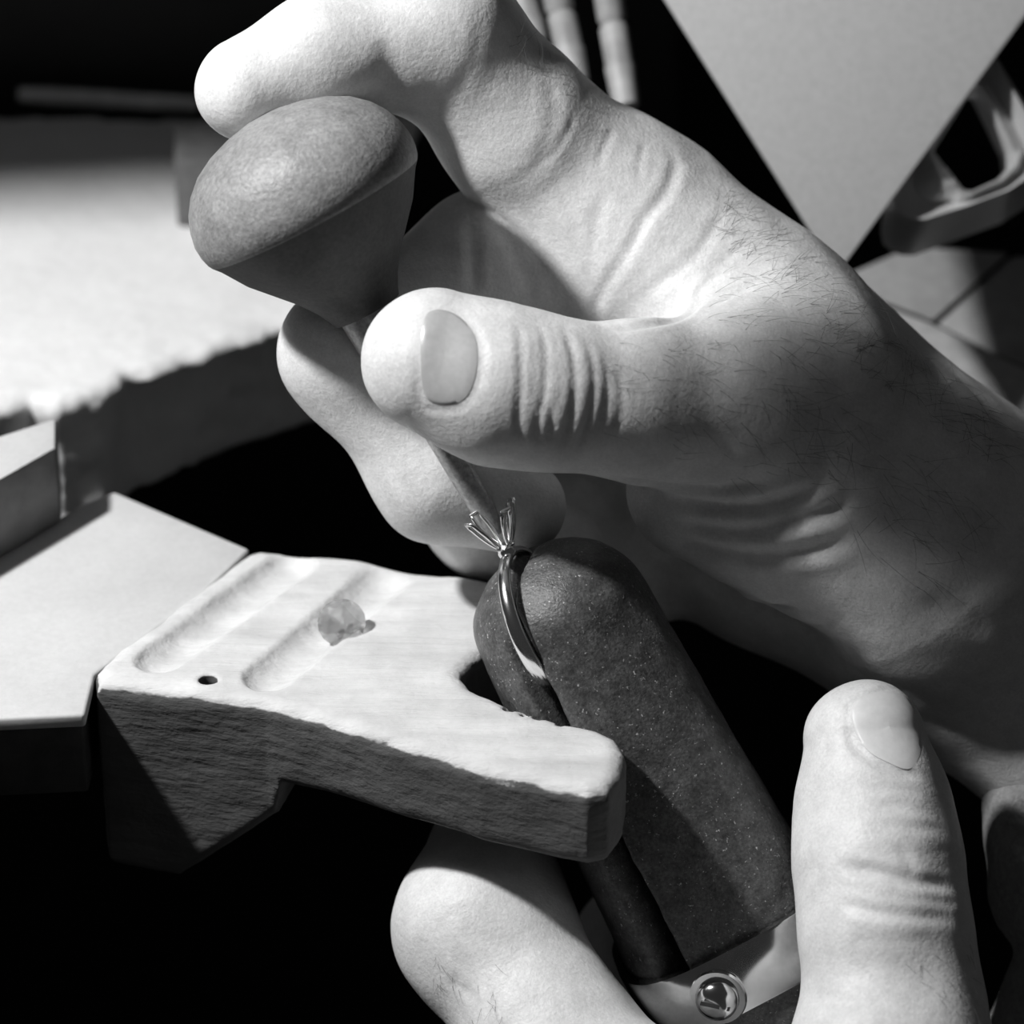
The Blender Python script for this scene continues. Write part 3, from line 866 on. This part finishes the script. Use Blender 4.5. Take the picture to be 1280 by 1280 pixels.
# ------------------------------------------------------------------ the hand with the clamp
L_THUMB = [(1081, 926, 447, 8.0), (1092, 1010, 445, 9.7), (1098, 1080, 442, 10.5), (1107, 1165, 439, 10.6), (1119, 1255, 438, 10.9)]
L_THUMB2 = [(1119, 1255, 438, 10.9), (1114, 1330, 435, 12.3), (1140, 1460, 440, 15.0), (1060, 1640, 456, 19.0)]
L_INDEX = [(612, 1072, 466, 8.9), (605, 1160, 458, 11.2), (688, 1288, 450, 9.8), (810, 1408, 440, 10.3), (960, 1590, 448, 15.0)]
L_MIDDLE = [(792, 1180, 489, 8.8), (848, 1290, 493, 9.4), (925, 1420, 492, 11.0), (1010, 1600, 470, 15.0)]
L_PALM = [([(960, 1560, 452, 15.0), (1010, 1600, 462, 15.0), (1060, 1640, 456, 19.0)], 9)]
def f_left(p):
    d = chain(p, L_PALM[0][0], 6)
    d = smin(d, chain(p, L_THUMB2, 5), 6)
    d = smin(d, chain(p, L_THUMB, 3.0), 2.6)
    d = np.minimum(smin(d, chain(p, L_INDEX, 5.0), 5), smin(d, chain(p, L_MIDDLE, 3.0), 5))
    return d + lumps(p + np.float32(9)) * 0.12
L_CREASE = [
    ([(1050, 1082), (1097, 1090), (1140, 1100), (1196, 1110)], 0.75, 0.8),
    ([(1046, 1126), (1086, 1138), (1133, 1144), (1200, 1150)], 0.45, 0.75),
    ([(1089, 1005), (1133, 1007), (1172, 1021)], 0.20, 0.6),
    ([(1100, 1028), (1133, 1033), (1182, 1037)], 0.20, 0.6),
    ([(1120, 1052), (1135, 1075), (1140, 1096)], 0.17, 0.7),
    ([(1110, 1062), (1150, 1066), (1190, 1064)], 0.09, 0.6),
    ([(1140, 1122), (1170, 1126), (1200, 1128)], 0.15, 0.6),
    ([(1060, 1172), (1110, 1176), (1170, 1174)], 0.10, 0.7),
    ([(1008, 1243), (1040, 1248), (1085, 1258)], 0.25, 0.9),
    ([(1085, 985), (1120, 985), (1150, 992)], 0.12, 0.5),
    ([(1060, 905), (1063, 882), (1085, 868), (1115, 861), (1140, 866)], 0.30, 0.6),
    ([(1058, 900), (1068, 930), (1092, 950), (1125, 965), (1160, 972)], 0.48, 0.7),
    ([(560, 1225), (590, 1245), (600, 1270)], 0.19, 0.7),
    ([(570, 1190), (575, 1215), (560, 1240)], 0.12, 0.6),
]
def build_left():
    lo_ = np.array((-20.0, -118.0, 420.0)); hi_ = np.array((80.0, -16.0, 506.0))
    V, F = surface(f_left, lo_, hi_, 0.5)
    V2, tree = creased(V, F, L_CREASE, f_left)
    o = link('hand', c2w(V2), F, M['skin'])
    tag(o, 'hand holding the wooden clamp from below with its upright thumb', 'hand', 'hands of the goldsmith at work')
    nl = nail('thumbnail', o, tree, [(1066, 905), (1064, 890), (1070, 876), (1084, 868), (1102, 864), (1120, 865), (1134, 872), (1143, 884), (1149, 902), (1151, 922), (1150, 942), (1142, 958),
                                     (1130, 961), (1110, 953), (1090, 942), (1075, 926)], None, 0.12, M['nail_pale'])
    nl['label'] = 'short broad thumbnail'
    hairs('hair', o, tree, [([(530, 1190), (620, 1200), (640, 1275), (560, 1275)], 25, (0.3, 0.9), 2.0, 0.6),
                            ([(1130, 1180), (1215, 1180), (1225, 1275), (1140, 1275)], 25, (0.2, 0.9), 1.8, 0.5)], M['hair'])
build_left()

# ================================================================== cloth, panel, frame and tools behind
def build_sleeve():
    def f(p):
        d = chain(p, [(1330, 1010, 470, 11.0), (1345, 1100, 468, 12.0)], 3)
        d = smin(d, chain(p, [(1300, 1330, 470, 9.0), (1400, 1150, 466, 11.0)], 2), 1.5)
        # two stitched folds
        for (a, b) in (((1240, 985), (1330, 1060)), ((1228, 1010), (1330, 1095))):
            d = smax(d, -(cone(p, C3(a[0], a[1], 462), C3(b[0], b[1], 459), 1.6, 1.6) * 1.0), 0.8)
        return d + fbm(p * 0.12 + 3, 3) * 1.0
    V, F = surface(f, (55.0, -95.0, 445.0), (115.0, -15.0, 492.0), 0.7)
    o = link('sleeve', c2w(V), F, M['cloth'])
    tag(o, 'dark grey folded sleeve at the right picture edge behind the upright thumb', 'sleeve')
build_sleeve()

def slab_cam(name, pix, dfun, thick, material, parent=None, bevel=0.0):
    """outline at given distances, thickened away from the viewer along the view axis"""
    t = np.array([C3(x, y, dfun(x, y)) for x, y in pix]); b = t.copy(); b[:, 2] += thick
    return prism(name, c2w(b), c2w(t), material, parent, bevel)
card = slab_cam('hanging_sheet', [(826, -8), (1047, 343), (1290, 10), (1420, -180), (700, -210)], lambda x, y: 512, 1.2, M['card'], bevel=0.4)
tag(card, 'smooth pale grey pointed sheet hanging blurred behind the wrist', 'sheet')

def build_frame():
    dz = lambda x, y: 515.5
    outer = [(1108, 246), (1112, 268), (1130, 280), (1150, 281), (1262, 240), (1300, 215), (1306, 180), (1290, 140), (1242, 62), (1222, 50), (1205, 58), (1120, 200)]
    inner = [(1168, 188), (1206, 236), (1216, 238), (1252, 222), (1264, 208), (1262, 190), (1226, 116), (1216, 112)]
    root = empty('metal_buckle', W(1180, 290, 520))
    tag(root, 'pale rounded metal loop blurred beside the grey pointed sheet', 'buckle')
    n = 64
    def res(poly):
        P = np.array([C3(x, y, dz(x, y)) for x, y in poly]); c = P.mean(0)
        # resample by angle
        ang = np.arctan2(P[:, 1] - c[1], P[:, 0] - c[0]); return P, c
    def loop(poly, c, k=n):
        P = np.array([C3(x, y, dz(x, y)) for x, y in poly]); out = []
        for i in range(k):
            t = 2 * math.pi * i / k; dv = np.array((math.cos(t), math.sin(t))); best = 0
            for a, b in zip(P, np.roll(P, -1, 0)):
                e = b[:2] - a[:2]; w = a[:2] - c[:2]; den = dv[0] * e[1] - dv[1] * e[0]
                if abs(den) < 1e-9: continue
                s = (w[0] * e[1] - w[1] * e[0]) / den; u = (w[0] * dv[1] - w[1] * dv[0]) / den
                if 0 <= u <= 1 and s > best: best = s; z = a[2] + (b[2] - a[2]) * u
            out.append(np.array((c[0] + dv[0] * best, c[1] + dv[1] * best, z)))
        return np.array(out)
    c = np.array([C3(x, y, 515.5) for x, y in inner]).mean(0)
    O = loop(outer, c); I = loop(inner, c)
    V = []; F = []
    back = np.array((0, -4.0, 9.0))
    rings = [I + (0, 0, 10), I + (0, 0, 1.2), I * 0.85 + O * 0.15 + (0, 0, 0), I * 0.5 + O * 0.5 + (0, 0, 2.5), I * 0.12 + O * 0.88 + (0, 0, 0.3), O + (0, 0, 1.2), O + back]
    for r in rings: V += list(r)
    m = len(rings)
    for i in range(m):
        j = (i + 1) % m
        for k in range(n): F.append((i * n + k, i * n + (k + 1) % n, j * n + (k + 1) % n, j * n + k))
    link('loop', c2w(np.array(V)), F, M['frame_metal'], root, True, sharp=50)
build_frame()

def build_ledge():
    root = empty('grey_ledge', W(1200, 540, 560))
    tag(root, 'dark grey panelled ledge blurred above the hairy wrist', 'ledge')
    d = lambda x, y: 545 + (450 - y) * 0.10
    slab_cam('panel', [(1040, 352), (1140, 308), (1262, 316), (1166, 402)], d, 8, M['panel_grey'], root, bevel=0.5)
    slab_cam('panel', [(1172, 406), (1268, 320), (1420, 325), (1420, 520), (1360, 500)], d, 8, M['panel_grey'], root, bevel=0.5)
    slab_cam('edge_strip', [(1036, 356), (1164, 404), (1360, 500), (1420, 530), (1420, 700), (1200, 560), (1040, 400)], lambda x, y: 540, 8, mat('edge_pale', 0.42, 0.7, noise=(500, 0.85, 1.1)), root, bevel=0.5)
build_ledge()

def build_rods():
    for i, (x0, x1, yb, r, lab) in enumerate(((636, 672, 60, 2.1, 'pale blurred tool rod, leftmost of three behind the hand'),
                                              (684, 722, 110, 2.3, 'pale blurred tool rod between two others behind the hand'),
                                              (752, 784, 140, 2.3, 'pale blurred tool rod, rightmost of three behind the hand'))):
        a = W(x0, -60, 532); b = W(x1, yb, 528); v = b - a; L = np.linalg.norm(v)
        o = lathe('tool_rod', a, v, [(0, .4), (0.3, r), (L * 0.42, r * 1.0), (L * 0.45, r * 0.8), (L * 0.48, r), (L * 0.7, r * 0.96), (L * 0.72, r * 1.05), (L - 1, r * 0.9), (L, r * 0.4), (L + .1, .1)], M['rod_pale'], n=20)
        tag(o, lab, 'rod', 'tool rods behind the hand')
build_rods()

# ================================================================== the bench lamp (above the picture) with a box hood added to bound its light
def build_lamp():
    root = empty('bench_lamp', LPOS)
    tag(root, 'bench lamp above the work, black box hood added to cut its light', 'lamp')
    a, _, _ = basis(LDIR)
    ex = np.array((1.0, 0, 0)); ex = ex - a * (ex @ a); ex /= np.linalg.norm(ex); ey = np.cross(a, ex)
    rim = 0.5                                   # rim half way between bulb and work
    x0, x1, y0, y1 = -80, 80, -80, 36           # opening, mm, at the rim
    c = LT + LDIR * LDIST * rim; topc = LPOS + a * 30
    def quad(s, base): return [base + ex * x0 * s + ey * y0 * s, base + ex * x1 * s + ey * y0 * s, base + ex * x1 * s + ey * y1 * s, base + ex * x0 * s + ey * y1 * s]
    lo4, hi4 = quad(1.0, c), quad(0.75, topc)
    for i in range(4):
        j = (i + 1) % 4
        nrm = np.cross(lo4[j] - lo4[i], hi4[i] - lo4[i]); nrm /= np.linalg.norm(nrm)
        mid = (lo4[i] + hi4[j]) / 2
        if nrm @ (mid - (c + topc) / 2) < 0: nrm = -nrm
        b = [lo4[i], lo4[j], hi4[j], hi4[i]]
        prism('hood_side', b, [q + nrm * 2 for q in b], M['hood_paint'], root)
    prism('hood_top', hi4, [q + a * 2 for q in hi4], M['hood_paint'], root)
    lo.parent = root; lo.location = (0, 0, 0)
    # unseen plate on a wire arm, added and shaped to cast the wrist shadow
    lp = empty('shade_blocker', LT + (20, -60, 190))
    tag(lp, 'dark four-sided plate on a wire arm, added unseen to shade the wrist', 'shade_blocker')
    k0 = np.array((46.0, -44.0, 0.0)); ea = np.array((0.82, 0.57, 0.0)); eb = np.array((0.97, -0.24, 0.0))
    on = lambda q, t: q + (LPOS - q) * t
    cor = [k0, k0 + ea * 82, k0 + ea * 82 + eb * 80, k0 + eb * 120]
    prism('plate', [on(q, 0.42) for q in cor], [on(q, 0.42) + LDIR * 3 for q in cor], M['hood_paint'], lp)
    e0 = on(cor[1], 0.425); v = np.array((0.5, 0.3, 0.8)) * 230
    lathe('arm', e0, v, [(0, .5), (.1, 1.5), (np.linalg.norm(v), 1.5), (np.linalg.norm(v) + .1, .5)], M['dark_metal'], lp, n=12)
build_lamp()
